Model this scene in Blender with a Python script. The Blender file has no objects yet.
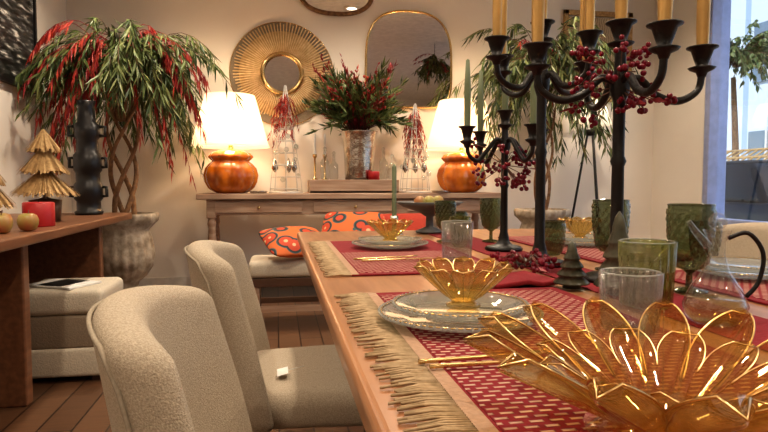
import bpy, math, random
from mathutils import Vector, Matrix
random.seed(7)
R = random.random
def U(a, b): return a + (b - a) * random.random()
PI = math.pi
bpy.context.scene.view_settings.view_transform = 'Standard'
try: bpy.context.scene.view_settings.look = 'Medium High Contrast'
except Exception: pass

# ------------------------------------------------------------------ materials
def base_mat(name):
    m = bpy.data.materials.new(name); m.use_nodes = True
    n = m.node_tree.nodes; l = m.node_tree.links
    return m, n, l, n['Principled BSDF']
def c4(c): return (c[0], c[1], c[2], 1)
def mk(name, col, rough=.5, metal=0, col2=None, nscale=15, bump=0, bscale=None, emis=0, stretch=None, coat=0, spec=None, detail=3):
    m, n, l, b = base_mat(name)
    b.inputs['Base Color'].default_value = c4(col)
    b.inputs['Roughness'].default_value = rough
    b.inputs['Metallic'].default_value = metal
    if coat: b.inputs['Coat Weight'].default_value = coat
    if spec is not None: b.inputs['Specular IOR Level'].default_value = spec
    tc = n.new('ShaderNodeTexCoord'); mp = n.new('ShaderNodeMapping')
    l.new(tc.outputs['Object'], mp.inputs[0])
    if stretch: mp.inputs['Scale'].default_value = stretch
    if col2 is None: col2 = tuple(x * .85 for x in col)
    nz = n.new('ShaderNodeTexNoise'); nz.inputs['Scale'].default_value = nscale; nz.inputs['Detail'].default_value = detail
    l.new(mp.outputs[0], nz.inputs['Vector'])
    rp = n.new('ShaderNodeValToRGB')
    rp.color_ramp.elements[0].position = .35; rp.color_ramp.elements[1].position = .65
    rp.color_ramp.elements[0].color = c4(col); rp.color_ramp.elements[1].color = c4(col2)
    l.new(nz.outputs[0], rp.inputs[0]); l.new(rp.outputs[0], b.inputs['Base Color'])
    if emis:
        l.new(rp.outputs[0], b.inputs['Emission Color']); b.inputs['Emission Strength'].default_value = emis
    if bump:
        n2 = n.new('ShaderNodeTexNoise'); n2.inputs['Scale'].default_value = bscale or nscale
        l.new(mp.outputs[0], n2.inputs['Vector'])
        bp = n.new('ShaderNodeBump'); bp.inputs['Strength'].default_value = bump; bp.inputs['Distance'].default_value = .01
        l.new(n2.outputs[0], bp.inputs['Height']); l.new(bp.outputs[0], b.inputs['Normal'])
    return m
def glass(name, tint, diff=.06, rough=.03, refl=.75, dcol=None):
    # thin-walled glass: tinted transmission + Schlick reflection (same on both sides of the wall)
    m, n, l, b = base_mat(name); n.remove(b)
    out = n['Material Output']
    tr = n.new('ShaderNodeBsdfTransparent'); tr.inputs[0].default_value = c4(tint)
    gl = n.new('ShaderNodeBsdfGlossy'); gl.inputs['Roughness'].default_value = rough
    gl.inputs['Color'].default_value = (1, 1, 1, 1)
    df = n.new('ShaderNodeBsdfTranslucent'); df.inputs[0].default_value = c4(dcol or tint)
    d2 = n.new('ShaderNodeBsdfDiffuse'); d2.inputs[0].default_value = c4(dcol or tint)
    ad = n.new('ShaderNodeMixShader'); ad.inputs[0].default_value = .5
    l.new(df.outputs[0], ad.inputs[1]); l.new(d2.outputs[0], ad.inputs[2])
    m1 = n.new('ShaderNodeMixShader'); m1.inputs[0].default_value = diff
    l.new(tr.outputs[0], m1.inputs[1]); l.new(ad.outputs[0], m1.inputs[2])
    lw = n.new('ShaderNodeLayerWeight'); lw.inputs[0].default_value = .5
    pw = n.new('ShaderNodeMath'); pw.operation = 'POWER'; pw.inputs[1].default_value = 3.5
    ma = n.new('ShaderNodeMath'); ma.operation = 'MULTIPLY_ADD'; ma.inputs[1].default_value = refl; ma.inputs[2].default_value = .06
    l.new(lw.outputs['Facing'], pw.inputs[0]); l.new(pw.outputs[0], ma.inputs[0])
    m2 = n.new('ShaderNodeMixShader')
    l.new(ma.outputs[0], m2.inputs[0]); l.new(m1.outputs[0], m2.inputs[1]); l.new(gl.outputs[0], m2.inputs[2])
    l.new(m2.outputs[0], out.inputs[0])
    return m
def brick_mat(name, c1, c2, mort, bw, rh, ms, rough=.6, rot=0, bump=.3, smooth=.1, offset=.5, grain=False, coat=0):
    m, n, l, b = base_mat(name)
    b.inputs['Roughness'].default_value = rough
    if coat: b.inputs['Coat Weight'].default_value = coat
    tc = n.new('ShaderNodeTexCoord'); mp = n.new('ShaderNodeMapping'); mp.inputs['Rotation'].default_value = (0, 0, rot)
    l.new(tc.outputs['Object'], mp.inputs[0])
    br = n.new('ShaderNodeTexBrick'); br.offset = offset
    br.inputs['Color1'].default_value = c4(c1); br.inputs['Color2'].default_value = c4(c2); br.inputs['Mortar'].default_value = c4(mort)
    br.inputs['Scale'].default_value = 1; br.inputs['Brick Width'].default_value = bw; br.inputs['Row Height'].default_value = rh
    br.inputs['Mortar Size'].default_value = ms; br.inputs['Mortar Smooth'].default_value = smooth
    l.new(mp.outputs[0], br.inputs['Vector'])
    src = br.outputs['Color']
    if grain:
        mp2 = n.new('ShaderNodeMapping'); mp2.inputs['Scale'].default_value = (2, 30, 2); mp2.inputs['Rotation'].default_value = (0, 0, rot)
        l.new(tc.outputs['Object'], mp2.inputs[0])
        nz = n.new('ShaderNodeTexNoise'); nz.inputs['Scale'].default_value = 3; nz.inputs['Detail'].default_value = 5
        l.new(mp2.outputs[0], nz.inputs['Vector'])
        mx = n.new('ShaderNodeMix'); mx.data_type = 'RGBA'; mx.blend_type = 'MULTIPLY'; mx.inputs[0].default_value = .6
        l.new(src, mx.inputs[6]); l.new(nz.outputs[0], mx.inputs[7]); src = mx.outputs[2]
    l.new(src, b.inputs['Base Color'])
    bp = n.new('ShaderNodeBump'); bp.inputs['Strength'].default_value = bump; bp.inputs['Distance'].default_value = .003; bp.invert = True
    l.new(br.outputs['Fac'], bp.inputs['Height']); l.new(bp.outputs[0], b.inputs['Normal'])
    return m
def ramp_mat(name, kind, scale, stops, rough=.7, stretch=(1, 1, 1), distortion=0, constant=True):
    m, n, l, b = base_mat(name)
    b.inputs['Roughness'].default_value = rough
    tc = n.new('ShaderNodeTexCoord'); mp = n.new('ShaderNodeMapping'); mp.inputs['Scale'].default_value = stretch
    l.new(tc.outputs['Object'], mp.inputs[0])
    if kind == 'voronoi':
        t = n.new('ShaderNodeTexVoronoi'); t.inputs['Scale'].default_value = scale; o = t.outputs['Distance']
    elif kind == 'wave':
        t = n.new('ShaderNodeTexWave'); t.inputs['Scale'].default_value = scale; t.inputs['Distortion'].default_value = distortion; o = t.outputs['Fac']
    else:
        t = n.new('ShaderNodeTexNoise'); t.inputs['Scale'].default_value = scale; t.inputs['Detail'].default_value = 6; o = t.outputs[0]
    l.new(mp.outputs[0], t.inputs['Vector'])
    rp = n.new('ShaderNodeValToRGB'); cr = rp.color_ramp
    if constant: cr.interpolation = 'CONSTANT'
    while len(cr.elements) < len(stops): cr.elements.new(.5)
    for e, (p, c) in zip(cr.elements, stops): e.position = p; e.color = c4(c)
    l.new(o, rp.inputs[0]); l.new(rp.outputs[0], b.inputs['Base Color'])
    return m
def shade_mat(name, col, emis):
    m, n, l, b = base_mat(name)
    n.remove(b); out = n['Material Output']
    d = n.new('ShaderNodeBsdfDiffuse'); d.inputs[0].default_value = c4(col)
    t = n.new('ShaderNodeBsdfTranslucent'); t.inputs[0].default_value = c4(col)
    mx = n.new('ShaderNodeMixShader'); mx.inputs[0].default_value = .5
    l.new(d.outputs[0], mx.inputs[1]); l.new(t.outputs[0], mx.inputs[2])
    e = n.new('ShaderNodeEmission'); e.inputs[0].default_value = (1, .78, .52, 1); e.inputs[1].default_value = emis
    a = n.new('ShaderNodeAddShader'); l.new(mx.outputs[0], a.inputs[0]); l.new(e.outputs[0], a.inputs[1])
    l.new(a.outputs[0], out.inputs[0]); return m

WALL = mk('wall_paint', (.87, .82, .75), .85, col2=(.85, .80, .73), nscale=3, bump=.05, bscale=60)
CEIL = mk('ceiling_paint', (.84, .81, .76), .9)
TRIM = mk('trim_paint', (.82, .78, .72), .5)
FLOOR = brick_mat('floor_planks', (.15, .075, .04), (.22, .115, .062), (.03, .015, .01), 1.3, .14, .004, rough=.35, rot=PI/2, grain=True)
TABLEW = mk('table_wood', (.42, .205, .10), .32, col2=(.31, .145, .068), nscale=4, stretch=(9, .8, 9), coat=.2)
SIDEW = mk('sideboard_wood', (.24, .11, .056), .38, col2=(.165, .075, .04), nscale=4, stretch=(9, .8, 9))
CONSW = mk('console_whitewashed_wood', (.46, .33, .24), .5, col2=(.33, .21, .145), nscale=4, stretch=(.8, 9, 9))
DARKW = mk('dark_wood', (.10, .05, .03), .45)
LINEN = mk('linen', (.50, .43, .335), .95, col2=(.385, .325, .25), nscale=330, bump=.35, bscale=420, detail=1)
LINENR = mk('linen_piping', (.36, .31, .24), .95, nscale=200)
CREAM = mk('cream_fabric', (.60, .54, .44), .9, nscale=150, bump=.3)
TAUPE = mk('taupe_fabric', (.28, .22, .16), .9, nscale=150, bump=.3)
IRON = mk('black_iron', (.010, .009, .009), .42, metal=.2, bump=.2, bscale=80)
GOLDC = mk('gold_candle_wax', (.66, .43, .17), .3, metal=.7)
GREENC = mk('green_candle_wax', (.17, .21, .12), .5)
GOLD = mk('gold_metal', (.76, .54, .26), .24, metal=1)
REDC = mk('red_wax', (.45, .02, .025), .4)
BERRY = mk('berry_red', (.17, .004, .02), .22)
TWIG = mk('twig', (.14, .06, .04), .8)
BARK = mk('bark', (.28, .16, .08), .85, col2=(.15, .08, .045), nscale=30, bump=.5)
L1 = mk('leaf_green', (.11, .155, .045), .5); L2 = mk('leaf_olive', (.20, .23, .08), .5); L3 = mk('leaf_dark', (.035, .065, .02), .5)
RED1 = mk('red_foliage', (.46, .05, .03), .5); RED2 = mk('dark_red_foliage', (.26, .014, .022), .5)
AMBER = glass('amber_glass', (.91, .80, .56), diff=.10, dcol=(.52, .35, .12), refl=.95)
AMBERS = glass('amber_glass_small_bowl', (.82, .66, .34), diff=.24, dcol=(.54, .36, .09), refl=.9)
CLEAR = glass('clear_glass', (.87, .89, .89), diff=.035, dcol=(.75, .78, .78), refl=.9)
PLATEG = glass('plate_glass', (.80, .83, .82), diff=.36, dcol=(.70, .71, .69))
SMOKE = glass('smoked_green_glass', (.42, .47, .32), diff=.18, dcol=(.08, .11, .045), refl=.8)
OLIVEG = glass('olive_glass', (.64, .67, .40), diff=.16, dcol=(.26, .29, .09), refl=.85)
WINGL = glass('window_glass', (.97, .98, .99), diff=0, refl=.5)
MIRROR = mk('mirror_silver', (.88, .88, .87), .02, metal=1, col2=(.87, .87, .86))
SILVER = mk('hammered_silver', (.60, .58, .54), .22, metal=1, bump=.6, bscale=25)
LAMPB = mk('amber_ceramic', (.74, .23, .015), .10, col2=(.40, .09, .01), nscale=6, coat=.9)
STONE = mk('urn_stone', (.54, .47, .38), .8, col2=(.26, .21, .155), nscale=12, bump=.6, bscale=30)
RAFFIA = mk('raffia', (.58, .40, .19), .8, col2=(.40, .25, .11), nscale=60)
STRAW = mk('straw_rays', (.94, .75, .48), .5, col2=(.78, .57, .31), nscale=25)
STRAWD = mk('straw_backing', (.70, .50, .27), .7, col2=(.56, .38, .18), nscale=25)
FRINGE = mk('jute_fringe', (.46, .34, .21), .9, col2=(.32, .23, .13), nscale=80)
MAT = brick_mat('woven_placemat', (.58, .40, .30), (.44, .26, .20), (.20, .006, .014), .023, .0135, .0052, rough=.9, smooth=.45, bump=.8)
REDCL = mk('red_cloth', (.22, .007, .015), .9, nscale=120, bump=.3)
NATUR = mk('natural_weave', (.42, .27, .18), .9, nscale=120, bump=.3)
TREEC = mk('dark_glazed_ceramic', (.045, .045, .03), .3, col2=(.09, .09, .06), nscale=20, bump=.3)
BLACKV = mk('black_vase_ceramic', (.012, .012, .014), .35)
GREY = mk('grey_ceramic', (.11, .11, .11), .5)
APPLE = mk('apple_skin', (.34, .31, .08), .35, col2=(.40, .14, .06), nscale=9)
PAPER = mk('paper', (.80, .79, .76), .6)
PHOTO = ramp_mat('cityscape_print', 'noise', 5, [(0, (.01, .01, .01)), (.46, (.04, .04, .04)), (.56, (.20, .20, .19)), (.64, (.6, .58, .54))], rough=.3, stretch=(1, 1.2, 7))
WOVENART = ramp_mat('woven_art', 'wave', 12, [(0, (.46, .36, .23)), (.5, (.64, .54, .38)), (.9, (.28, .20, .12))], stretch=(1, 1, 2), distortion=6, constant=False)
PILLOW = ramp_mat('patterned_pillow_fabric', 'voronoi', 8, [(0, (.60, .42, .24)), (.14, (.50, .06, .02)), (.38, (.02, .03, .035)), (.47, (.05, .10, .11)), (.52, (.60, .14, .03))])
PILLOWR = mk('red_pillow_fabric', (.38, .04, .02), .9, nscale=80)
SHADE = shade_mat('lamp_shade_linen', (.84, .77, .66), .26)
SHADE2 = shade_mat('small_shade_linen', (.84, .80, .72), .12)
WIRE = mk('white_wire', (.62, .60, .57), .4, metal=.3)
FRAMEB = mk('window_frame_paint', (.36, .42, .66), .4)
CARP = mk('car_paint', (.012, .014, .02), .4)
CARG = mk('car_glass', (.01, .012, .016), .25, spec=.3)
SHOPG = mk('shop_window_glass', (.20, .26, .33), .1)
RUBBER = mk('rubber', (.02, .02, .02), .7)
BAMBOO = mk('bamboo', (.60, .38, .16), .5)
PAVE = mk('pavement', (.42, .41, .40), .9)
FACADE = brick_mat('street_facade', (.66, .74, .82), (.70, .77, .84), (.40, .52, .66), 1.3, 1.0, .12, rough=.6)
EMW = mk('bulb_and_fill_glow', (1, .9, .75), .5, emis=6)  # glow for table lamp bulbs and the discs of the added ceiling fills

# ------------------------------------------------------------------ builder
class Bd:
    def __init__(s): s.v = []; s.f = []; s.mi = []; s.sm = []; s.mats = []; s.xf = Matrix.Identity(4)
    def add(s, vs, fs, mat, smooth=True):
        o = len(s.v); x = s.xf
        s.v.extend([tuple(x @ Vector(v)) for v in vs])
        if mat not in s.mats: s.mats.append(mat)
        i = s.mats.index(mat)
        for f in fs: s.f.append(tuple(o + a for a in f)); s.mi.append(i); s.sm.append(smooth)
    def rbox(s, c, d, r, mat, n=(1, 1, 1), warp=None, smooth=None, rot=None):
        if smooth is None: smooth = warp is not None or max(n) > 1
        h = [x / 2 for x in d]; r = min(r, min(h) * .99)
        ax = []
        for k in range(3):
            inner = [(-h[k] + r) + (2 * (h[k] - r)) * i / n[k] for i in range(n[k] + 1)]
            ax.append([-h[k], -h[k] + .35 * r, -h[k] + .68 * r] + inner + [h[k] - .68 * r, h[k] - .35 * r, h[k]])
        idx = {}; vs = []; fs = []
        C = Vector(c)
        def vid(i, j, k):
            key = (i, j, k)
            if key not in idx:
                p = Vector((ax[0][i], ax[1][j], ax[2][k]))
                q = Vector([max(-h[a] + r, min(h[a] - r, p[a])) for a in range(3)])
                e = p - q
                if e.length > 1e-9: p = q + e.normalized() * r
                if warp: p = warp(p)
                if rot: p = rot @ p
                idx[key] = len(vs); vs.append(tuple(C + p))
            return idx[key]
        L = [len(a) - 1 for a in ax]
        for i in range(L[0]):
            for j in range(L[1]):
                fs.append((vid(i, j, 0), vid(i, j + 1, 0), vid(i + 1, j + 1, 0), vid(i + 1, j, 0)))
                fs.append((vid(i, j, L[2]), vid(i + 1, j, L[2]), vid(i + 1, j + 1, L[2]), vid(i, j + 1, L[2])))
        for i in range(L[0]):
            for k in range(L[2]):
                fs.append((vid(i, 0, k), vid(i + 1, 0, k), vid(i + 1, 0, k + 1), vid(i, 0, k + 1)))
                fs.append((vid(i, L[1], k), vid(i, L[1], k + 1), vid(i + 1, L[1], k + 1), vid(i + 1, L[1], k)))
        for j in range(L[1]):
            for k in range(L[2]):
                fs.append((vid(0, j, k), vid(0, j, k + 1), vid(0, j + 1, k + 1), vid(0, j + 1, k)))
                fs.append((vid(L[0], j, k), vid(L[0], j + 1, k), vid(L[0], j + 1, k + 1), vid(L[0], j, k + 1)))
        s.add(vs, fs, mat, smooth)
    def box(s, c, d, mat, r=None):
        if r: return s.rbox(c, d, r, mat)
        x, y, z = [a / 2 for a in d]
        vs = [(c[0] + i * x, c[1] + j * y, c[2] + k * z) for i in (-1, 1) for j in (-1, 1) for k in (-1, 1)]
        s.add(vs, [(0, 1, 3, 2), (4, 6, 7, 5), (0, 4, 5, 1), (2, 3, 7, 6), (0, 2, 6, 4), (1, 5, 7, 3)], mat, False)
    def lathe(s, prof, c, mat, seg=28, mod=None, smooth=True, sub=1):
        if sub > 1:
            q = []
            for a, b in zip(prof, prof[1:]):
                for i in range(sub): t = i / sub; q.append((a[0] + (b[0] - a[0]) * t, a[1] + (b[1] - a[1]) * t))
            q.append(prof[-1]); prof = q
        vs = []; fs = []
        for (r, z) in prof:
            for i in range(seg):
                th = 2 * PI * i / seg; rr = mod(th, r, z) if mod else r
                vs.append((c[0] + rr * math.cos(th), c[1] + rr * math.sin(th), c[2] + z))
        for a in range(len(prof) - 1):
            for i in range(seg):
                j = (i + 1) % seg
                fs.append((a * seg + i, a * seg + j, (a + 1) * seg + j, (a + 1) * seg + i))
        s.add(vs, fs, mat, smooth)
    def sph(s, c, r, mat, seg=8, rings=5, sz=1):
        s.lathe([(max(1e-4, r * math.sin(PI * i / rings)), -r * sz * math.cos(PI * i / rings)) for i in range(rings + 1)], c, mat, seg)
    def tube(s, pts, rad, mat, seg=8, smooth_path=0, closed=False):
        P = [Vector(p) for p in pts]
        if smooth_path:
            rads = rad if isinstance(rad, (list, tuple)) else [rad] * len(P)
            Q = []; RR = []
            for i in range(len(P) - 1):
                p0 = P[max(0, i - 1)]; p1 = P[i]; p2 = P[i + 1]; p3 = P[min(len(P) - 1, i + 2)]
                for k in range(smooth_path):
                    t = k / smooth_path
                    Q.append(.5 * ((2 * p1) + (p2 - p0) * t + (2 * p0 - 5 * p1 + 4 * p2 - p3) * t * t + (-p0 + 3 * p1 - 3 * p2 + p3) * t ** 3))
                    RR.append(rads[i] * (1 - t) + rads[i + 1] * t)
            Q.append(P[-1]); RR.append(rads[-1]); P = Q; rad = RR
        n = len(P)
        if not isinstance(rad, (list, tuple)): rad = [rad] * n
        vs = []; fs = []; up = None
        for i, p in enumerate(P):
            if closed: d = P[(i + 1) % n] - P[i - 1]
            else: d = P[min(n - 1, i + 1)] - P[max(0, i - 1)]
            if d.length < 1e-9: d = Vector((0, 0, 1))
            d.normalize()
            if up is None: up = Vector((0, 0, 1)) if abs(d.z) < .9 else Vector((1, 0, 0))
            a = up - d * up.dot(d)
            if a.length < 1e-6: a = d.orthogonal()
            a.normalize(); b = d.cross(a); up = a
            for k in range(seg):
                th = 2 * PI * k / seg
                vs.append(tuple(p + (a * math.cos(th) + b * math.sin(th)) * rad[i]))
        rng = n if closed else n - 1
        for i in range(rng):
            i2 = (i + 1) % n
            for k in range(seg):
                j = (k + 1) % seg
                fs.append((i * seg + k, i * seg + j, i2 * seg + j, i2 * seg + k))
        if not closed:
            fs.append(tuple(range(seg))[::-1]); fs.append(tuple((n - 1) * seg + k for k in range(seg)))
        s.add(vs, fs, mat, True)
    def leaf(s, p, d, ln, w, mat, side=None):
        p = Vector(p); d = Vector(d).normalized()
        sd = side or d.cross(Vector((U(-1, 1), U(-1, 1), U(-1, 1))))
        if sd.length < 1e-4: sd = d.orthogonal()
        sd = sd.normalized(); nn = d.cross(sd)
        m = p + d * ln * .45
        s.add([tuple(p), tuple(m + sd * w / 2 + nn * w * .15), tuple(p + d * ln), tuple(m - sd * w / 2 + nn * w * .15)], [(0, 1, 2), (0, 2, 3)], mat, False)
    def build(s, name, loc=(0, 0, 0), rz=0, parent=None, recalc=True):
        me = bpy.data.meshes.new(name); me.from_pydata(s.v, [], s.f)
        for m in s.mats: me.materials.append(m)
        me.polygons.foreach_set('material_index', s.mi); me.polygons.foreach_set('use_smooth', s.sm); me.update()
        if recalc:
            import bmesh
            bm = bmesh.new(); bm.from_mesh(me); bmesh.ops.recalc_face_normals(bm, faces=bm.faces); bm.to_mesh(me); bm.free()
        o = bpy.data.objects.new(name, me); bpy.context.scene.collection.objects.link(o)
        o.location = loc; o.rotation_euler = (0, 0, rz)
        if parent: o.parent = parent
        return o
def copy(o, loc, rz=0, sc=1):
    n = bpy.data.objects.new(o.name.split('.')[0], o.data); bpy.context.scene.collection.objects.link(n)
    n.location = loc; n.rotation_euler = (0, 0, rz); n.scale = (sc, sc, sc); return n
def light(name, kind, loc, power, col, parent=None, size=.2, rot=None, **kw):
    d = bpy.data.lights.new(name, kind); d.energy = power; d.color = col
    if kind == 'AREA': d.size = size; d.shape = 'DISK'
    elif kind in ('POINT', 'SPOT'): d.shadow_soft_size = size
    elif kind == 'SUN': d.angle = .2
    if kind == 'SPOT': d.spot_size = kw.get('angle', 1.6); d.spot_blend = .7
    o = bpy.data.objects.new(name, d); bpy.context.scene.collection.objects.link(o); o.location = loc
    if rot: o.rotation_euler = rot
    if parent: o.parent = parent
    return o

# ------------------------------------------------------------------ room
XL, XR, YB, YF, ZC = -1.85, 4.0, 5.9, -3.2, 3.1
b = Bd(); b.box(((XL + XR) / 2, (YB + YF) / 2, -.05), (XR - XL + .4, YB - YF + .4, .1), FLOOR); b.build('floor')
b = Bd(); b.box(((XL + XR) / 2, (YB + YF) / 2, ZC + .05), (XR - XL + .4, YB - YF + .4, .1), CEIL); b.build('ceiling')
b = Bd(); b.box(((XL + XR) / 2, YB + .1, ZC / 2), (XR - XL, .2, ZC), WALL); b.build('wall_back')
b = Bd(); b.box((XL - .1, (YB + YF) / 2, ZC / 2), (.2, YB - YF + .4, ZC), WALL); b.build('wall_left')
b = Bd(); b.box(((XL + XR) / 2, YF - .1, ZC / 2), (XR - XL, .2, ZC), WALL); b.build('wall_front')
W0, W1 = .2, 5.12
b = Bd()
b.box((XR + .1, (W1 + YB + .2) / 2, ZC / 2), (.2, YB + .2 - W1, ZC), WALL)
b.box((XR + .1, (W0 + YF - .2) / 2, ZC / 2), (.2, W0 - YF + .2, ZC), WALL)
b.box((XR + .1, (W0 + W1) / 2, .3), (.2, W1 - W0, .6), WALL)
b.box((XR + .1, (W0 + W1) / 2, 3.0), (.2, W1 - W0, .2), WALL)
b.build('wall_right')
b = Bd()
b.box((XR + .1, W1 - .035, 1.75), (.20, .07, 2.3), FRAMEB, .01); b.box((XR + .1, W0 + .05, 1.75), (.14, .09, 2.3), FRAMEB, .01)
b.box((XR + .1, (W0 + W1) / 2, .64), (.14, W1 - W0, .08), FRAMEB, .01); b.box((XR + .1, (W0 + W1) / 2, 2.86), (.14, W1 - W0, .08), FRAMEB, .01)
b.box((XR + .1, 2.6, 1.75), (.12, .07, 2.2), FRAMEB, .01)
b.box((XR + .1, (W0 + W1) / 2, 1.75), (.008, W1 - W0 - .1, 2.16), WINGL)
b.build('window_1')
b = Bd(); b.box(((XL + XR) / 2, YB - .008, .06), (XR - XL, .016, .12), TRIM); b.build('baseboard_back')
b = Bd(); b.box((XL + .008, (YB + YF) / 2, .06), (.016, YB - YF - .04, .12), TRIM); b.build('baseboard_left')
b = Bd(); b.box((XR - .008, (YB + YF) / 2, .06), (.016, YB - YF - .04, .12), TRIM); b.build('baseboard_right')

# ------------------------------------------------------------------ outside
b = Bd(); b.box((14.3, 7, -.2), (20, 60, .1), PAVE); b.build('street_pavement')
b = Bd(); b.box((15, 14, 4.35), (.5, 50, 9), FACADE)
for i in range(9):
    b.box((14.72, -4 + i * 4, 1.5), (.1, 1.5, 2.2), SHOPG); b.box((14.70, -4 + i * 4, 1.5), (.16, .08, 2.2), TRIM)
    b.box((14.72, -4 + i * 4, 5.0), (.1, 1.3, 1.8), SHOPG); b.box((14.70, -4 + i * 4, 5.0), (.16, .08, 1.8), TRIM)
b.build('street_building')
b = Bd()
def cw(p): return Vector((p.x * (1 - .10 * max(0, p.z + .1)), p.y, p.z))
b.rbox((0, 0, .58), (1.8, 4.3, .66), .16, CARP, n=(4, 8, 3), warp=cw)
def rw(p):
    k = (p.z + .28) / .56
    return Vector((p.x * (1 - .22 * k), p.y * (1 - .30 * k), p.z))
b.rbox((0, -.2, 1.15), (1.55, 2.9, .56), .1, CARG, n=(3, 6, 3), warp=rw)
b.rbox((0, -.2, 1.43), (1.15, 1.95, .06), .03, CARP)
for sx in (-.86, .86):
    for sy in (-1.35, 1.35):
        b.xf = Matrix.Translation((sx, sy, .32)) @ Matrix.Rotation(PI / 2, 4, 'Y')
        b.lathe([(.01, -.1), (.2, -.1), (.32, -.08), (.32, .08), (.2, .1), (.01, .1)], (0, 0, 0), RUBBER, 24)
        b.lathe([(.01, -.11), (.19, -.105), (.19, .105), (.01, .11)], (0, 0, 0), SILVER, 12)
b.xf = Matrix.Identity(4)
b.box((-.5, 2.14, .62), (.35, .05, .12), PAPER); b.box((.5, 2.14, .62), (.35, .05, .12), PAPER)
b.build('parked_car', (6.7, 8.1, -.15))
b = Bd()
for i in range(9):
    b.tube([(-.5, -.8 + i * .2, .9), (-.3, -.8 + i * .2, 1.45), (.3, -.8 + i * .2, 1.85)], .02, BAMBOO, 6, 4)
for z, x in ((.9, -.5), (1.2, -.42), (1.45, -.3), (1.68, 0), (1.85, .3)):
    b.tube([(x, -.85, z), (x, .85, z)], .025, BAMBOO, 6)
for y in (-.8, .8):
    b.tube([(-.5, y, 0), (-.5, y, .9)], .03, BAMBOO, 6); b.tube([(.3, y, 0), (.3, y, 1.85)], .03, BAMBOO, 6)
b.box((-.1, 0, .9), (.8, 1.7, .04), BAMBOO)
b.build('bamboo_rack', (9.6, 11.2, -.15))

# ------------------------------------------------------------------ foliage helper
def branchy(b, c, n, Rh, up, droop, leaves, ll, lw, mats, tw=.004, red=False, r0=.0, zj=.1, leafdroop=1.0, angs=None, t0=.2, sprd=.7):
    for i in range(n):
        a = U(0, 2 * PI) if angs is None else random.choice(angs) + U(-.3, .3)
        rr = Rh * U(.35, 1); u = up * U(.3, 1.1); dr = droop * U(.6, 1.2)
        st = Vector(c) + Vector((math.cos(a) * r0 * R(), math.sin(a) * r0 * R(), U(-zj, zj)))
        def pt(t): return st + Vector((math.cos(a) * rr * t, math.sin(a) * rr * t, u * 1.7 * t - dr * t * t * 1.2))
        b.tube([pt(k / 6) for k in range(7)], [tw * (1 - k / 8) for k in range(7)], TWIG if not red else RED2, 4)
        for k in range(leaves):
            t = U(t0, 1.02); p = pt(t); q = pt(t + .05) - p
            d = q.normalized() * .8 + Vector((U(-sprd, sprd), U(-sprd, sprd), U(-.5, .35) - .6 * leafdroop))
            b.leaf(p, d, ll * U(.6, 1.2), lw * U(.7, 1.2), random.choice(mats))

def clampx(b, lo, hi, yhi):
    b.v = [(max(lo, min(hi, v[0])), min(yhi, v[1]), v[2]) for v in b.v]

def urn(b):
    b.rbox((0, 0, .04), (.36, .36, .08), .01, STONE)
    def md(th, r, z): return r * (1 + (.07 * abs(math.cos(9 * th)) if .25 < z < .62 else 0) + (.04 * math.cos(24 * th) if z > .70 else 0))
    b.lathe([(.15, .08), (.16, .11), (.12, .14), (.09, .18), (.10, .22), (.15, .27), (.195, .34), (.21, .42), (.205, .50), (.19, .58), (.185, .64), (.22, .68), (.245, .71), (.25, .75), (.245, .77), (.21, .77), (.20, .72), (.001, .72)], (0, 0, 0), STONE, 72, md)
b = Bd(); urn(b)
for i in range(4):
    a0 = i * PI / 2
    b.tube([(math.cos(a0 + k * .9) * (.07 + .012 * k), math.sin(a0 + k * .9) * (.07 + .012 * k), .70 + k * .19) for k in range(6)], [.021, .020, .018, .016, .014, .011], BARK, 7, 4)
for i in range(6):
    a0 = i * 1.05
    b.tube([(.03 * math.cos(a0), .03 * math.sin(a0), 1.5), (.15 * math.cos(a0), .15 * math.sin(a0), 1.75), (.3 * math.cos(a0), .3 * math.sin(a0), 2.0)], [.012, .008, .005], BARK, 6, 4)
branchy(b, (0, 0, 1.95), 125, .66, .36, .64, 36, .16, .018, [L1, L1, L2, L3], r0=.24, zj=.14)
branchy(b, (0, 0, 1.84), 36, .60, .25, .50, 30, .16, .018, [L1, L2, L3], r0=.2, zj=.10)
branchy(b, (0, 0, 2.04), 40, .68, .38, .80, 46, .13, .014, [RED1, RED1, RED2], red=True, angs=[-.2, -.5, -.8, PI + .4, -2.3, -2.0], r0=.2, t0=.4, leafdroop=1.7, sprd=.4)
clampx(b, -.61, 2, .80)
b.build('potted_willow_tree', (-1.2, 5.07, 0), recalc=False)
b = Bd(); urn(b)
for i in range(4):
    a0 = i * PI / 2
    b.tube([(math.cos(a0 + k * .9) * (.05 + .012 * k), math.sin(a0 + k * .9) * (.05 + .012 * k), .70 + k * .2) for k in range(6)], [.016, .015, .014, .012, .011, .009], BARK, 7, 4)
branchy(b, (0, 0, 2.05), 120, .70, .45, .80, 36, .16, .020, [L1, L2, L2, L3], r0=.2, zj=.2)
branchy(b, (0, 0, 2.0), 10, .55, .5, .7, 34, .09, .012, [RED1, RED2], red=True)
clampx(b, -2, 2, .62)
b.build('potted_willow_tree', (2.42, 5.22, 0), recalc=False)
b = Bd(); b.tube([(0, 0, 0), (.05, 0, 1.5), (0, .1, 3.6)], [.1, .08, .05], BARK, 8, 4)
branchy(b, (0, 0, 3.9), 80, 1.4, .8, .8, 40, .18, .07, [L1, L2], tw=.01)
b.build('street_tree', (10.5, 12.4, -.15), recalc=False)
b = Bd(); b.tube([(0, 0, 0), (0, 0, -.25)], .004, IRON, 5); b.sph((0, 0, -.28), .06, GREY, 12, 8)
branchy(b, (0, 0, -.28), 40, .34, .1, .25, 24, .11, .02, [L1, L2, L3]); branchy(b, (0, 0, -.28), 12, .3, .1, .2, 24, .06, .014, [RED1, RED2], red=True)
b.build('hanging_plant', (2.35, 2.9, ZC - .005), recalc=False)

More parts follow.
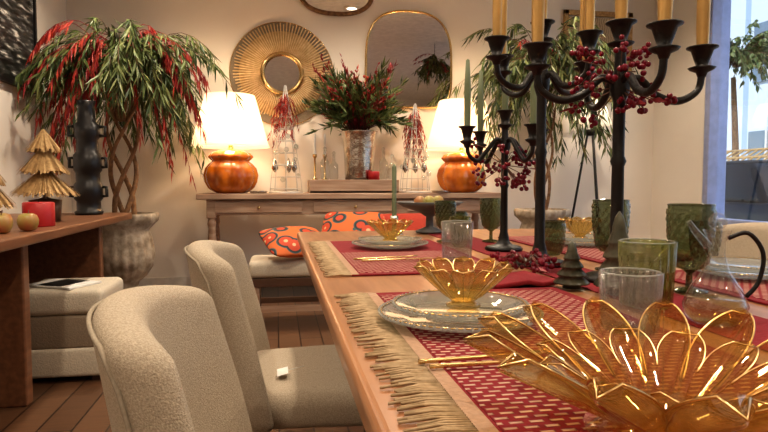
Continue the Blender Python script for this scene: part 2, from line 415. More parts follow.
# ------------------------------------------------------------------ wall items
b = Bd()
b.box((.012, 0, 0), (.022, 1.5, 1.05), PHOTO)
for s in (-1, 1):
    b.box((.02, s * .76, 0), (.035, .03, 1.12), BLACKV); b.box((.02, 0, s * .54), (.035, 1.55, .03), BLACKV)
b.build('framed_cityscape_print', (XL, 4.33, 2.26))
# sunburst mirror
b = Bd(); N = 96
b.xf = Matrix.Rotation(PI / 2, 4, 'X')
b.lathe([(.001, .012), (.405, .012), (.405, 0), (.001, 0)], (0, 0, 0), STRAWD, 64)
b.lathe([(.40, .008), (.49, .008)], (0, 0, 0), glass('smoked_ring_glass', (.62, .58, .52), diff=.35, dcol=(.40, .35, .28)), 64)
b.tube([(.49 * math.cos(2 * PI * i / 64), .49 * math.sin(2 * PI * i / 64), .012) for i in range(64)], .004, GOLD, 6, closed=True)
for i in range(N):
    a = 2 * PI * i / N
    r1 = .43 + .05 * math.sin(a * .5 + 1.2) + U(-.012, .012)
    b.tube([(.17 * math.cos(a), .17 * math.sin(a), .035), (r1 * math.cos(a + .03), r1 * math.sin(a + .03), .022)], [.0028, .0068], STRAW, 4)
b.lathe([(.17, .01), (.20, .02), (.205, .05), (.19, .056), (.165, .05), (.16, .03)], (0, 0, 0), GOLD, 48)
b.lathe([(.001, .040), (.165, .040)], (0, 0, 0), MIRROR, 48, smooth=False)
b.xf = Matrix.Identity(4)
b.build('sunburst_wall_mirror', (.06, YB - .003, 2.05))
def pebble(name, w, h, n, loc, fr, fm, skew=0, nb=None):
    b = Bd(); P = []
    for i in range(80):
        t = 2 * PI * i / 80; c, s = math.cos(t), math.sin(t)
        e = n if s > 0 else (nb or n)
        x = w / 2 * math.copysign(abs(c) ** (2 / e), c); z = h / 2 * math.copysign(abs(s) ** (2 / e), s)
        x *= 1 + skew * z
        P.append((x, z))
    b.add([(x, -.02, z) for x, z in P], [tuple(range(80))], MIRROR, False)
    b.add([(x, 0, z) for x, z in P] + [(x, -.02, z) for x, z in P], [(i, (i + 1) % 80, 80 + (i + 1) % 80, 80 + i) for i in range(80)], fm)
    b.tube([(x, -.018, z) for x, z in P], fr, fm, 8, closed=True)
    b.build(name, loc, recalc=False)
pebble('arched_wall_mirror', .86, .94, 2.7, (1.30, YB - .003, 2.23), .012, GOLD, -.02, 5)
pebble('wood_framed_wall_mirror', .70, .44, 2.4, (.58, YB - .003, 2.86), .022, BARK)
b = Bd(); b.box((0, -.015, 0), (.68, .02, .80), WOVENART)
for s in (-1, 1): b.box((s * .36, -.02, 0), (.05, .04, .93), RAFFIA, .006); b.box((0, -.02, s * .44), (.77, .04, .05), RAFFIA, .006)
b.build('framed_woven_art', (3.32, YB - .002, 2.33))

# ------------------------------------------------------------------ console
b = Bd()
b.rbox((0, 0, .895), (2.72, .48, .05), .008, CONSW)
b.box((0, 0, .80), (2.56, .40, .13), CONSW, .006)
for i in range(3): b.box((-.84 + i * .84, -.205, .80), (.74, .014, .09), CONSW, .004); b.sph((-.84 + i * .84, -.222, .80), .014, GOLD)
for sx in (-1.24, 1.24):
    for sy in (-.17, .17):
        b.box((sx, sy, .79), (.08, .08, .16), CONSW, .006)
        b.lathe([(.025, .12), (.036, .16), (.028, .2), (.032, .3), (.038, .5), (.03, .62), (.038, .66), (.03, .71)], (sx, sy, 0), CONSW, 16)
        b.box((sx, sy, .06), (.07, .07, .12), CONSW, .006)
b.box((0, 0, .16), (2.5, .40, .03), CONSW, .005)
b.build('console_table', (.685, 5.5, 0))
CT = .92
def table_lamp(loc):
    b = Bd()
    def md(th, r, z): return r * (1 + .13 * (abs(math.cos(5 * th)) - .5)) if .03 < z < .36 else r
    b.lathe([(.12, 0), (.15, .012), (.19, .05), (.215, .10), (.225, .16), (.21, .22), (.18, .26), (.15, .285), (.165, .295), (.185, .32), (.165, .355), (.11, .38), (.03, .395), (.02, .41), (.015, .5), (.001, .5)], (0, 0, 0), LAMPB, 60, md, sub=2)
    b.tube([(0, 0, .39), (0, 0, .84)], .008, GOLD, 8)
    b.lathe([(.335, .41), (.215, .86)], (0, 0, 0), SHADE, 48)
    b.lathe([(.336, .405), (.338, .42), (.33, .42)], (0, 0, 0), SHADE, 48)
    b.tube([(.21, 0, .84), (-.21, 0, .84)], .003, GOLD, 5)
    b.sph((0, 0, .56), .03, EMW)
    o = b.build('table_lamp', loc)
    light('lamp_bulb', 'POINT', (0, 0, .62), 15, (1, .66, .36), parent=o, size=.05)
    light('lamp_lower_bulb', 'POINT', (0, -.18, .46), 4.5, (1, .66, .34), parent=o, size=.04)
    return o
table_lamp((-.40, 5.48, CT)); table_lamp((1.72, 5.48, CT))
b = Bd(); b.box((0, 0, .01), (.80, .34, .02), CONSW)
for s in (-1, 1): b.box((0, s * .16, .06), (.80, .02, .12), CONSW, .004); b.box((s * .39, 0, .06), (.02, .30, .12), CONSW, .004)
b.box((0, 0, .105), (.76, .3, .01), DARKW)
b.build('wooden_crate_tray', (.68, 5.46, CT))
b = Bd()
b.lathe([(.001, 0), (.12, 0), (.13, .03), (.135, .2), (.15, .38), (.165, .44), (.17, .45), (.155, .45), (.14, .38), (.12, .1)], (0, 0, 0), SILVER, 40)
branchy(b, (0, 0, .46), 85, .42, .34, .15, 28, .11, .021, [L1, L1, L2, L3], leafdroop=-.4, r0=.1, zj=.03)
branchy(b, (0, 0, .48), 46, .36, .36, .08, 38, .055, .016, [RED1, RED2, RED2], red=True, leafdroop=-.6, r0=.1, zj=.03)
for i in range(170):
    a = U(0, 2 * PI); r = U(0, .30); b.sph((r * math.cos(a), r * math.sin(a), .52 + U(0, .42)), .015, random.choice([BERRY, RED1]), 6, 4)
clampx(b, -.52, .52, .36)
b.build('flower_arrangement', (.74, 5.46, CT + .111), recalc=False)
def wire_tree(loc, h):
    b = Bd()
    for i in range(8):
        a = i * PI / 4; b.tube([(.14 * math.cos(a), .14 * math.sin(a), .02), (.12 * math.cos(a), .12 * math.sin(a), .2), (.008 * math.cos(a), .008 * math.sin(a), h)], .0035, WIRE, 5, 4)
    for k in range(8):
        z = .04 + k * h / 9; r = .14 * (1 - z / h) + .006
        b.tube([(r * math.cos(i * PI / 12), r * math.sin(i * PI / 12), z) for i in range(24)], .0035, WIRE, 5, closed=True)
    b.lathe([(.001, 0), (.15, 0), (.15, .015), (.001, .015)], (0, 0, 0), WIRE, 24)
    for k in range(18):
        a = U(0, 2 * PI); z = U(.1, h * .8); r = .14 * (1 - z / h) + .02; b.sph((r * math.cos(a), r * math.sin(a), z), .024, CLEAR, 8, 6)
    for k in range(3):
        a = 2.1 * k - .8; b.lathe([(.001, .20), (.03, .24), (.02, .28), (.001, .34)], (.10 * math.cos(a), .10 * math.sin(a), -.02), SILVER, 10)
    branchy(b, (0, 0, h * .85), 26, .15, .06, .34, 20, .07, .009, [RED1, RED1, RED2], red=True, tw=.0025, leafdroop=1.0, zj=.08)
    b.build('wire_christmas_tree', loc, recalc=False)
wire_tree((.08, 5.42, CT), .95); wire_tree((1.26, 5.44, CT), .82)
for k, (x, h) in enumerate(((.50, .22), (.42, .26), (.95, .26), (1.03, .2))):
    b = Bd(); b.lathe([(.001, .003), (.035, .003), (.04, .02), (.04, h * .6), (.015, h * .75), (.013, h * .97), (.02, h)], (0, 0, 0), CLEAR, 20)
    b.sph((0, 0, h + .015), .018, CLEAR)
    b.build('glass_bottle', (x, 5.36, CT + .121))
b = Bd(); b.lathe([(.001, 0), (.05, 0), (.05, .07), (.045, .075), (.001, .07)], (0, 0, 0), REDC, 24); b.tube([(0, 0, .07), (0, 0, .085)], .002, BLACKV, 5)
b.build('pillar_candle', (.86, 5.345, CT + .121))
b = Bd()
for x in (0, .09): b.lathe([(.035, 0), (.03, .01), (.008, .03), (.008, .2), (.02, .22), (.02, .24), (.001, .24)], (x, 0, 0), GOLD, 16); b.lathe([(.011, .24), (.009, .42), (.001, .43)], (x, 0, 0), PAPER, 10)
b.build('brass_candlestick_pair', (.34, 5.48, CT + .111))
b = Bd(); b.lathe([(.001, .01), (.12, .012), (.15, .03), (.145, .03), (.12, .02), (.001, .018)], (0, 0, 0), SILVER, 32)
b.build('silver_dish', (-.16, 5.34, CT - .008)).scale = (.55, .55, 1)
b = Bd(); b.lathe([(.001, .01), (.10, .012), (.12, .03), (.115, .03), (.001, .018)], (0, 0, 0), SILVER, 32)
b.build('silver_dish', (1.47, 5.32, CT - .008)).scale = (.7, .7, 1)

# tripod lamp
b = Bd()
for i in range(3):
    a = i * 2 * PI / 3 + .5; b.tube([(.27 * math.cos(a), .27 * math.sin(a), 0), (.03 * math.cos(a), .03 * math.sin(a), 1.52)], .012, IRON, 8)
b.lathe([(.001, 1.48), (.05, 1.48), (.05, 1.54), (.001, 1.54)], (0, 0, 0), IRON, 16)
b.tube([(0, 0, 1.5), (0, 0, 1.8)], .008, IRON, 6)
b.lathe([(.20, 1.58), (.11, 1.84)], (0, 0, 0), SHADE2, 36); b.tube([(.11, 0, 1.8), (-.11, 0, 1.8)], .003, IRON, 5)
o = b.build('tripod_floor_lamp', (3.08, 5.55, 0)); light('tripod_bulb', 'POINT', (0, 0, 1.7), 4, (1, .8, .6), parent=o, size=.04)

# ------------------------------------------------------------------ bench and pillows
b = Bd()
b.rbox((.75, 0, .42), (1.8, .42, .12), .04, CREAM, n=(8, 4, 2))
b.box((.75, 0, .33), (1.76, .40, .06), DARKW, .005)
for x in (-.10, 1.6):
    for y in (-.16, .16): b.rbox((x, y, .15), (.05, .05, .30), .006, CONSW)
b.box((.75, -.16, .14), (1.7, .03, .04), CONSW); b.box((.75, .16, .14), (1.7, .03, .04), CONSW)
b.build('upholstered_bench', (-.05, 4.35, 0))
def pillow(name, loc, w, h, t, mat, rx, rz, ry=0):
    b = Bd()
    def wp(p):
        k = (1 - .75 * abs(p.x / (w / 2)) ** 3) * (1 - .75 * abs(p.y / (h / 2)) ** 3)
        s = 1 - .06 * (1 - abs(p.x / (w / 2))) * (abs(p.y / (h / 2)))
        return Vector((p.x * s, p.y, p.z * max(k, .15)))
    b.rbox((0, 0, 0), (w, h, t), t * .4, mat, n=(12, 12, 2), warp=wp)
    o = b.build(name, loc); o.rotation_euler = (rx, ry, rz)
pillow('throw_pillow', (.13, 4.27, .600), .46, .38, .15, PILLOW, math.radians(22), .35)
pillow('throw_pillow', (.54, 4.38, .650), .46, .38, .15, PILLOW, math.radians(48), -.3)
pillow('throw_pillow', (.95, 4.38, .635), .44, .38, .13, PILLOWR, math.radians(48), .1)

# ------------------------------------------------------------------ left sideboard and stuff
b = Bd()
b.rbox((0, 0, .775), (.80, 2.75, .05), .012, SIDEW)
for y in (-1.2, -.27, .92): b.rbox((-.02, y, .375), (.66, .07, .75), .01, SIDEW)
b.box((-.30, -.13, .5), (.03, 2.3, .3), SIDEW)
b.build('wooden_sideboard', (-1.435, 3.22, 0))
ST = .80
b = Bd()
b.rbox((0, 0, .41), (.44, .46, .13), .035, CREAM, n=(6, 6, 2)); b.rbox((0, 0, .26), (.425, .445, .17), .015, TAUPE, n=(3, 3, 2))
b.rbox((0, 0, .105), (.44, .46, .15), .02, CREAM, n=(3, 3, 2))
for x in (-.17, .17):
    for y in (-.17, .17): b.box((x, y, .015), (.04, .04, .03), DARKW)
b.build('ottoman', (-1.10, 3.45, 0))
b = Bd(); b.rbox((0, 0, .006), (.22, .30, .012), .003, PAPER); b.box((0, 0, .0125), (.20, .16, .001), PHOTO)
b.build('magazine', (-1.12, 3.40, .4755), 1.1)
b = Bd()
b.lathe([(.001, 0), (.085, 0), (.09, .02), (.075, .03), (.075, .09), (.09, .11), (.09, .2), (.075, .22), (.075, .28), (.088, .30), (.088, .40), (.07, .42), (.066, .5), (.078, .52), (.078, .60), (.058, .62), (.05, .72), (.058, .76), (.048, .76), (.035, .62)], (0, 0, 0), BLACKV, 36)
for z in (.155, .35, .56):
    b.tube([(.08, 0, z - .03), (.115, 0, z - .03), (.115, 0, z + .03), (.08, 0, z + .03)], .012, BLACKV, 6); b.tube([(-.08, 0, z - .03), (-.115, 0, z - .03), (-.115, 0, z + .03), (-.08, 0, z + .03)], .012, BLACKV, 6)
b.build('black_sculptural_vase', (-1.25, 4.33, ST))
def raffia_tree(loc, h, w, tiers, stem):
    b = Bd()
    b.lathe([(.001, 0), (w * .22, 0), (w * .25, stem * .8), (w * .1, stem * .85), (.012, stem * .9), (.012, stem + h * .9), (.001, stem + h * .9)], (0, 0, 0), DARKW, 16)
    for k in range(tiers):
        z1 = stem + h * (k + 1.25) / tiers if k < tiers - 1 else stem + h
        z0 = stem + h * k / tiers; rr = w / 2 * (1 - .72 * k / tiers)
        z1 = min(z1, stem + h)
        b.lathe([(rr * .85, z0 + .012), (rr * .4, z0 + (z1 - z0) * .6), (.008, z1)], (0, 0, 0), RAFFIA, 24)
        for i in range(150):
            a = U(0, 2 * PI); q = rr * U(.85, 1.1); zz = z0 + U(-.012, .012)
            top = Vector((.008 * math.cos(a), .008 * math.sin(a), z1)); bot = Vector((q * math.cos(a), q * math.sin(a), zz))
            mid = top.lerp(bot, .5); sd = Vector((-math.sin(a), math.cos(a), 0)) * .004
            b.add([tuple(top), tuple(mid + sd * .7), tuple(bot + sd), tuple(bot - sd), tuple(mid - sd * .7)], [(0, 1, 4), (1, 2, 3, 4)], RAFFIA, False)
    b.build('raffia_christmas_tree', loc, recalc=False)
raffia_tree((-1.27, 3.62, ST), .36, .33, 3, .15)
raffia_tree((-1.36, 3.16, ST), .22, .22, 2, .10)
b = Bd(); b.lathe([(.001, 0), (.07, 0), (.072, .005), (.072, .115), (.066, .12), (.05, .112), (.001, .11)], (0, 0, 0), REDC, 32); b.tube([(0, 0, .11), (0, 0, .13)], .002, BLACKV, 5)
b.build('pillar_candle', (-1.17, 3.24, ST))
for p in ((-1.16, 2.80), (-1.10, 2.92), (-1.22, 2.95)):
    b = Bd(); b.lathe([(.001, .008), (.015, .001), (.03, .006), (.042, .03), (.044, .05), (.036, .072), (.02, .08), (.006, .074), (.001, .068)], (0, 0, 0), APPLE, 20); b.tube([(0, 0, .068), (.004, 0, .095)], .002, TWIG, 5)
    b.build('apple', (p[0], p[1], ST))

# ------------------------------------------------------------------ dining table
b = Bd()
b.rbox((0, 0, .737), (1.42, 3.0, .046), .014, TABLEW)
b.box((0, 0, .67), (1.05, 2.4, .09), TABLEW, .006)
for y in (-1.0, 1.0):
    b.rbox((0, y, .345), (.55, .09, .60), .02, TABLEW); b.rbox((0, y, .03), (.8, .14, .06), .015, TABLEW)
b.build('dining_table', (.81, 1.66, 0))
T = .761

# ------------------------------------------------------------------ chairs
def make_chair(name, loc, rz):
    b = Bd()
    W, Hh = .47, .47
    def wp(p):
        k = (p.z + Hh / 2) / Hh
        y = p.y * (1.04 - .10 * k * k)
        x = p.x + 1.9 * y * y * (1 - .15 * k) - .075 * k
        z = p.z - 1.1 * y * y * max(0, k - .5) * 1.2
        return Vector((x, y, z))
    b.rbox((-.235, 0, .62), (.075, W, Hh), .033, LINEN, n=(2, 16, 12), warp=wp)
    pts = []
    def pp(y, z):
        q = wp(Vector((-.0375, y, z))); return (q.x - .235 , q.y, q.z + .62)
    e = W / 2 - .02; t = Hh / 2 - .02
    for i in range(12): pts.append(pp(-e, -t + (2 * t - .04) * i / 11))
    for i in range(16): pts.append(pp(-e + .03 + (2 * e - .06) * i / 15, t + .004))
    for i in range(12): pts.append(pp(e, t - .04 - (2 * t - .04) * i / 11))
    b.tube(pts, .0035, LINENR, 6)
    def sw(p): return Vector((p.x, p.y * (1 + .10 * (p.x / .25)), p.z + .012 * (1 - (p.x / .25) ** 2) * (1 - (p.y / .25) ** 2) * (1 if p.z > 0 else 0)))
    b.rbox((0, 0, .435), (.50, .47, .10), .04, LINEN, n=(8, 8, 2), warp=sw)
    for x, y in ((.19, .19), (.19, -.19), (-.19, .17), (-.19, -.17)):
        sx = 1.25 if x < 0 else 1.08
        b.tube([(x, y, .40), (x * sx, y * 1.08, 0)], [.022, .013], DARKW, 10)
    return b.build(name, loc, rz)
c1 = make_chair('dining_chair', (.082, .94, 0), 0)
copy(c1, (.095, 1.73, 0)); copy(c1, (1.66, 2.12, 0), PI); copy(c1, (1.66, 1.30, 0), PI)
b = Bd(); b.box((0, 0, 0), (.002, .05, .03), PAPER); b.tube([(0, 0, .015), (0, 0, .06)], .001, PAPER, 4)
o = b.build('price_tag', (.01, 1.62, .508), .4); o.rotation_euler = (.3, 1.35, .3)

# ------------------------------------------------------------------ placemats
def placemat(loc, w, l, rz=0, lo=-1, hi=1):
    b = Bd()
    b.box((0, 0, .0025), (w, l, .004), REDCL)
    y0, y1 = lo * (l / 2 - .035), hi * (l / 2 - .035)
    b.box((0, (y0 + y1) / 2, .0035), (w - .05, y1 - y0, .004), MAT)
    b.box((-w / 2 + .010, 0, .005), (.020, l, .0016), NATUR)
    n = int(l / .006)
    for i in range(n):
        y = -l / 2 + l * i / n; L = U(.05, .078); dy = U(-.008, .008)
        b.tube([(-w / 2, y, .004), (-(w / 2 + L * .5), y + dy * .3, .006), (-(w / 2 + L), y + dy, .0028)], .0020, FRINGE, 4)
    b.build('woven_placemat', loc, rz)
placemat((.43, .93, T), .46, .84); placemat((.43, 2.10, T), .46, .95, lo=-1, hi=.1)
placemat((1.22, 1.15, T), .42, .80, rz=PI); placemat((1.22, 2.2, T), .42, .90, rz=PI)
b = Bd(); b.box((0, 0, .001), (.17, 2.7, .002), REDCL); b.build('table_runner', (.82, 1.7, T))
b = Bd(); b.rbox((0, 0, .012), (.26, .17, .012), .005, REDCL, n=(6, 4, 1), warp=lambda p: Vector((p.x, p.y, p.z + .004 * math.sin(p.x * 50))))
b.build('cloth_napkin', (.55, 1.445, T - .001), .12)

# ------------------------------------------------------------------ tableware
def plate_stack(loc):
    b = Bd()
    def pl(r, z):
        b.lathe([(.001, z + .004), (r * .62, z + .004), (r * .70, z + .008), (r * .97, z + .018), (r, z + .019), (r, z + .015), (r * .70, z + .003), (r * .62, z), (.001, z)], (0, 0, 0), PLATEG, 64,
                lambda th, rr, zz: rr * (1 + (.006 * math.cos(60 * th) if rr > r * .9 else 0)))
        b.tube([(r * .965 * math.cos(2 * PI * i / 64), r * .965 * math.sin(2 * PI * i / 64), z + .0195) for i in range(64)], .0012, GOLD, 5, closed=True)
        for i in range(int(r * 520)):
            a = 2 * PI * i / int(r * 520); b.sph((r * .99 * math.cos(a), r * .99 * math.sin(a), z + .019), .0032, PLATEG, 6, 4)
    pl(.148, .001); pl(.122, .016)
    return b.build('plate_stack', loc, recalc=False)
def petal_bowl(b, Rr, H, n, foot, z0, gold=.0012, tipsharp=.55, join=.45, nt=14, ns=7, flare=1.35, phase=0, gm=None, thick=0, cup=.045, wid=1.02):
    gm = gm or AMBER
    for i in range(n):
        a0 = 2 * PI * i / n + phase; fs = []
        L = []
        for lay in ((0, thick) if thick else (0,)):
            vs = []; fs = []; LL = []
            for a in range(nt + 1):
                t = a / nt
                r = Rr * (.22 + .78 * t); z = z0 + H * t ** flare
                if t < join: w = PI / n * wid
                else: w = PI / n * wid * max(.0, 1 - ((t - join) / (1 - join)) ** 2.2) ** tipsharp
                row = []
                for c in range(ns + 1):
                    s = -1 + 2 * c / ns
                    th = a0 + s * w; rr = r - Rr * cup * (s * s) * min(1, t * 2) + Rr * .01 - lay * .5
                    zz = z + H * .14 * s * s * t + H * .025 * math.cos(s * 12) * t + lay
                    vs.append((rr * math.cos(th), rr * math.sin(th), zz)); row.append(vs[-1])
                LL.append(row)
            for a in range(nt):
                for c in range(ns):
                    p = a * (ns + 1) + c; fs.append((p, p + 1, p + ns + 2, p + ns + 1))
            b.add(vs, fs, gm)
            if not L: L = LL
        j0 = int(nt * join)
        edge = [L[a][0] for a in range(j0, nt)] + [L[nt][ns // 2]] + [L[a][ns] for a in range(nt - 1, j0 - 1, -1)]
        edge = [(x, y, z + thick * .5) for x, y, z in edge]
        b.tube(edge, gold, GOLD, 5)
        b.tube([L[a][ns // 2] for a in range(2, nt)], gold * .6, gm, 4)
    b.lathe([(.001, z0 + .001), (Rr * .235, z0 + .001)], (0, 0, 0), gm, 24)
    b.lathe([(Rr * foot, .001), (Rr * foot * 1.02, .006), (Rr * .2, z0)], (0, 0, 0), gm, 24)
def small_bowl(loc):
    b = Bd(); petal_bowl(b, .092, .062, 10, .34, .012, tipsharp=.5, join=.66, ns=6, flare=1.1, gm=AMBERS, gold=.0014, cup=.08); return b.build('amber_petal_bowl', loc, recalc=False)
ps = plate_stack((.325, 1.04, T + .006)); sb = small_bowl((.335, 1.05, T + .030))
copy(ps, (.43, 2.28, T + .006)); copy(sb, (.43, 2.28, T + .030))
copy(ps, (1.22, 2.25, T + .006)); copy(sb, (1.22, 2.27, T + .030))
copy(ps, (1.25, 1.42, T + .006))
b = Bd(); petal_bowl(b, .195, .076, 13, .38, .014, gold=.0014, tipsharp=.7, join=.28, nt=24, ns=12, flare=1.05, thick=.003, cup=.09, wid=1.08)
petal_bowl(b, .125, .058, 11, .38, .016, gold=.0010, tipsharp=.6, join=.5, nt=16, ns=8, flare=1.0, phase=.2, cup=.06)
b.build('large_amber_petal_bowl', (.375, .525, T + .008), recalc=False)

def tumbler(name, loc, r, h, mat, n=28, amp=.04, taper=.92):
    b = Bd(); md = lambda th, rr, z: rr * (1 + amp * math.cos(n * th)) if rr > r * .5 and z > .004 else rr
    b.lathe([(.001, .001), (r * taper * .9, .001), (r * taper, .006), (r, h), (r * .95, h), (r * taper * .93, .010), (.001, .010)], (0, 0, 0), mat, n * 6, md, sub=2)
    b.tube([(r * .975 * math.cos(2 * PI * i / 40), r * .975 * math.sin(2 * PI * i / 40), h) for i in range(40)], .0014, PLATEG, 5, closed=True)
    return b.build(name, loc, recalc=False)
def hobnail(name, loc, r, h, mat, stem=False):
    b = Bd(); n = 16
    z0 = .055 if stem else 0
    def md(th, rr, z):
        if z < z0 + .01 or z > z0 + h * .93: return rr
        return rr * (1 + .10 * abs(math.sin(n * th / 2 + z * 110) * math.sin(n * th / 2 - z * 110)))
    if stem: b.lathe([(.001, .002), (r * .85, .002), (r * .8, .006), (.008, .012), (.007, z0 - .01), (.02, z0)], (0, 0, 0), mat, 32)
    b.lathe([(.001, z0 + .002), (r * .6, z0 + .002), (r * .80, z0 + .02), (r * .95, z0 + h * .5), (r, z0 + h * .93), (r, z0 + h)], (0, 0, 0), mat, 96, md, sub=8)
    b.tube([(r * math.cos(2 * PI * i / 40), r * math.sin(2 * PI * i / 40), z0 + h) for i in range(40)], .0016, mat, 5, closed=True)
    return b.build(name, loc, recalc=False)
tumbler('ribbed_tumbler', (.585, .915, T + .008), .049, .10, CLEAR, n=24, amp=.05); tumbler('ribbed_tumbler', (.565, 1.84, T + .008), .049, .125, CLEAR, n=24, amp=.05)
tumbler('ribbed_green_tumbler', (.745, 1.11, T + .003), .054, .135, OLIVEG, n=18)
hobnail('hobnail_goblet', (.955, 1.60, T + .001), .050, .15, SMOKE, True)
hobnail('hobnail_goblet', (.95, 1.25, T + .001), .050, .15, SMOKE, True)
hobnail('hobnail_goblet', (.705, 2.47, T + .003), .044, .12, SMOKE, True)
hobnail('hobnail_goblet', (.90, 2.44, T + .003), .046, .13, SMOKE, True)
hobnail('hobnail_tumbler', (.705, 2.26, T + .003), .040, .12, OLIVEG)
hobnail('hobnail_tumbler', (.96, 1.98, T), .042, .12, SMOKE)
hobnail('hobnail_tumbler', (.81, 2.62, T + .003), .040, .12, SMOKE)
hobnail('hobnail_tumbler', (1.36, 1.72, T), .046, .13, SMOKE)

# pitcher
b = Bd()
b.lathe([(.001, .002), (.040, .002), (.052, .015), (.054, .035), (.042, .065), (.022, .095), (.014, .125), (.015, .15), (.024, .17)], (0, 0, 0), CLEAR, 40, sub=2)
b.lathe([(.001, .004), (.038, .004), (.049, .017), (.050, .034), (.046, .045), (.001, .045)], (0, 0, 0), glass('oil', (.85, .72, .45), diff=.1), 30)
b.tube([(.018, 0, .155), (.05, 0, .165), (.075, 0, .13), (.07, 0, .08), (.050, 0, .05)], .004, IRON, 8, 5)
b.tube([(-.014, 0, .14), (-.035, 0, .165), (-.048, 0, .185)], [.008, .006, .004], CLEAR, 8, 4)
b.sph((0, 0, .185), .016, CLEAR, 12, 8)
b.build('glass_oil_cruet', (.78, .955, T + .003), -.4)

# ceramic trees
def ctree(loc, h, r):
    b = Bd(); pr = [(.001, 0), (r * .5, 0), (r * .45, h * .08)]
    for k in range(5):
        f = 1 - k / 5.6; z = h * (.10 + .17 * k)
        pr += [(r * f, z), (r * f * .98, z + h * .03), (r * f * .62, z + h * .15)]
    pr += [(.001, h)]
    b.lathe(pr, (0, 0, 0), TREEC, 32, lambda th, rr, z: rr * (1 + .04 * math.cos(12 * th)))
    b.build('ceramic_christmas_tree', loc)
ctree((.70, 1.34, T + .003), .115, .042); ctree((.765, 1.245, T + .003), .19, .052)

# cutlery
def cutlery(loc, rz, kind):
    b = Bd()
    b.tube([(-.10, 0, .004), (0, 0, .005), (.05, 0, .006)], [.0035, .003, .0022], GOLD, 8, 4)
    if kind == 'fork':
        b.rbox((.065, 0, .006), (.035, .018, .003), .0012, GOLD)
        for i in range(4): b.tube([(.08, -.0075 + i * .005, .006), (.115, -.0075 + i * .005, .009)], .0013, GOLD, 5)
        b.build('gold_fork', loc, rz)
    else:
        b.rbox((.09, 0, .006), (.09, .016, .0025), .001, GOLD); b.build('gold_knife', loc, rz)
cutlery((.29, .80, T + .007), .05, 'fork'); cutlery((.30, .77, T + .007), -.02, 'knife')
cutlery((.34, 1.92, T + .007), .1, 'fork'); cutlery((.36, 1.87, T + .007), .05, 'knife')
cutlery((1.24, 1.19, T + .007), PI, 'fork')
b = Bd()
for i in range(5): b.tube([(.03 * i, 0, .005), (.03 * i + .005, .02, .05 + .008 * i), (.03 * i + .03, .0, .075)], .004, IRON, 6, 4)
b.tube([(-.01, 0, .006), (.16, 0, .006)], .005, IRON, 6)
b.build('iron_napkin_holder', (1.12, 1.06, T + .007), -.4)

# candle holder at far end, grey compote
b = Bd()
b.lathe([(.001, .001), (.045, .001), (.045, .008), (.012, .02), (.010, .06), (.02, .075), (.02, .095), (.001, .095)], (0, 0, 0), SILVER, 24)
b.lathe([(.012, .09), (.011, .33), (.004, .345), (.001, .345)], (0, 0, 0), GREENC, 16)
b.build('taper_candle_holder', (.56, 2.86, T))
b = Bd()
b.lathe([(.001, .001), (.07, .001), (.07, .01), (.02, .03), (.018, .08), (.05, .105), (.12, .13), (.155, .155), (.15, .157), (.11, .137), (.001, .115)], (0, 0, 0), GREY, 48, lambda th, r, z: r * (1 + (.12 * math.cos(2 * th) if z > .09 else 0)))
for i in range(3): b.sph((-.05 + .05 * i, .01 * i, .155), .032, APPLE, 12, 8)
b.build('grey_compote_bowl', (.76, 2.95, T + .003))

# ------------------------------------------------------------------ candelabra
def berries(b, c, n, sp, zs):
    for i in range(n):
        a = U(0, 2 * PI); r = sp * U(.3, 1); z = U(-zs, zs)
        p0 = Vector(c); p1 = p0 + Vector((r * math.cos(a), r * math.sin(a), z))
        b.tube([p0, p0.lerp(p1, .5) + Vector((0, 0, .02 if z > -.01 else 0)), p1], .0015, TWIG, 4)
        for k in range(6): b.sph(tuple(p1 + Vector((U(-.02, .02), U(-.02, .02), U(-.012, .022)))), U(.006, .009), BERRY, 7, 5)
        if i % 4 == 0: b.leaf(p1, (math.cos(a), math.sin(a), -.2), .05, .015, RED2)
def candelabra(loc, ztop, arm_r, cup_z, dip, a0, cmat, narms=4, clen=.30, berr=None, s=1.0, cr=.0135):
    b = Bd()
    b.lathe([(.001, .001), (.072 * s, .001), (.075 * s, .008), (.066 * s, .016), (.035 * s, .022), (.022 * s, .034), (.02 * s, .05), (.015 * s, .07), (.0135 * s, ztop * .45), (.018 * s, ztop * .47), (.0135 * s, ztop * .49), (.0135 * s, ztop * .7), (.022 * s, ztop * .74), (.022 * s, ztop * .78), (.013 * s, ztop * .82), (.012 * s, ztop - .05)], (0, 0, 0), IRON, 24)
    def cup(x, y, z):
        b.lathe([(.001, z - .075), (.010, z - .073), (.014, z - .062), (.026 * s, z - .055), (.030 * s, z - .050), (.014, z - .044), (.017 * s, z - .03), (.024 * s, z - .006), (.034 * s, z), (.034 * s, z + .003), (.016, z - .002), (.001, z - .004)], (x, y, 0), IRON, 20)
        b.lathe([(cr * .85, z - .01), (cr, z + .05), (cr, z + clen * .6), (cr * .55, z + clen), (.001, z + clen + .004)], (x, y, 0), cmat, 16)
    cup(0, 0, ztop)
    for i in range(narms):
        a = a0 + 2 * PI * i / narms; ca, sa = math.cos(a), math.sin(a)
        jz = ztop * .76
        P = [(0, jz), (arm_r * .22, jz + .02), (arm_r * .45, jz - dip * .35), (arm_r * .72, cup_z - .07 - dip), (arm_r * .95, cup_z - .07 - dip * .6), (arm_r, cup_z - .065)]
        b.tube([(r * ca, r * sa, z) for r, z in P], [.009 * s] * 4 + [.008 * s, .008 * s], IRON, 8, 6)
        cup(arm_r * ca, arm_r * sa, cup_z)
    if berr: berries(b, (0, 0, berr[0]), berr[1], berr[2], berr[3])
    b.build('candelabra', loc, recalc=False)
candelabra((.865, 1.42, T + .002), .66, .215, .60, .065, -.12, GOLDC, berr=(.50, 26, .13, .09), clen=.32, s=1.12, cr=.016)
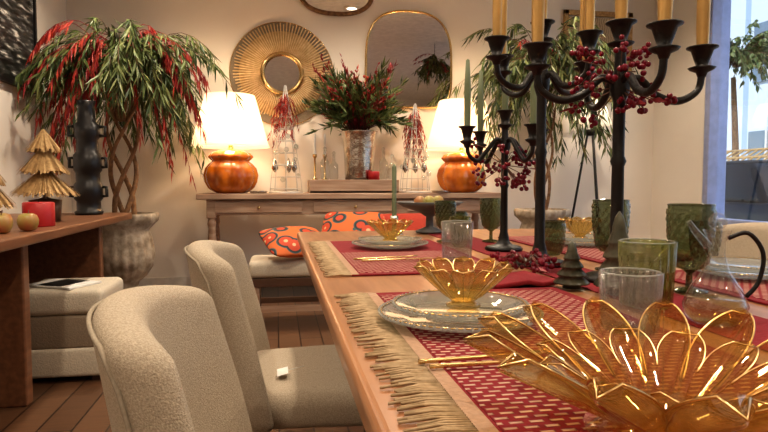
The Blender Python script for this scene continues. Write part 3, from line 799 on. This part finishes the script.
candelabra((.80, 1.74, T + .002), .74, .18, .67, .06, .35, GOLDC, clen=.28, s=1.08)
candelabra((.84, 2.14, T + .002), .52, .165, .455, .05, .25, GREENC, clen=.24, berr=(.32, 24, .13, .09), s=.95, cr=.012)
b = Bd(); berries(b, (0, 0, .03), 12, .085, .012)
b.build('berry_sprig', (.685, 1.575, T + .004), recalc=False)

# ------------------------------------------------------------------ added ceiling fill lights, out of view
def fill_downlight(x, y, p, col=(1, .83, .64)):  # unseen fixture and spot, added to brighten the room
    b = Bd(); b.lathe([(.10, 0), (.10, -.02), (.07, -.02), (.06, -.004)], (0, 0, 0), TRIM, 24); b.lathe([(.001, -.006), (.06, -.006)], (0, 0, 0), EMW, 24)
    o = b.build('added_ceiling_fill', (x, y, ZC))
    light('added_fill_spot', 'SPOT', (0, 0, -.03), p * 1.45, col, parent=o, size=.06, angle=2.6)
for x, y, p in ((-.9, 4.3, 90), (.9, 4.5, 90), (2.8, 4.3, 80), (-.9, 1.8, 60), (.7, 2.6, 65), (.6, .7, 70), (2.6, 1.2, 60), (-.9, -1, 75), (1.8, -1.2, 80)):
    fill_downlight(x, y, p)

# ------------------------------------------------------------------ world
light('sun', 'SUN', (0, 0, 12), 3.4, (1, .97, .92), rot=(0, -math.radians(48), math.radians(20)))
w = bpy.data.worlds.new('sky'); bpy.context.scene.world = w; w.use_nodes = True
n = w.node_tree.nodes; l = w.node_tree.links
sky = n.new('ShaderNodeTexSky'); sky.sky_type = 'NISHITA'; sky.sun_disc = False; sky.sun_elevation = math.radians(35); sky.sun_rotation = 2
l.new(sky.outputs[0], n['Background'].inputs[0]); n['Background'].inputs[1].default_value = .3

# ------------------------------------------------------------------ camera
cd = bpy.data.cameras.new('camera'); cam = bpy.data.objects.new('camera', cd); bpy.context.scene.collection.objects.link(cam)
cd.lens = 28.12; cd.sensor_width = 36; cd.clip_start = .02
cam.location = (0, 0, 1.02)
cam.rotation_euler = (PI / 2 - math.atan(34 / 600), 0, -math.radians(10.1))
bpy.context.scene.camera = cam
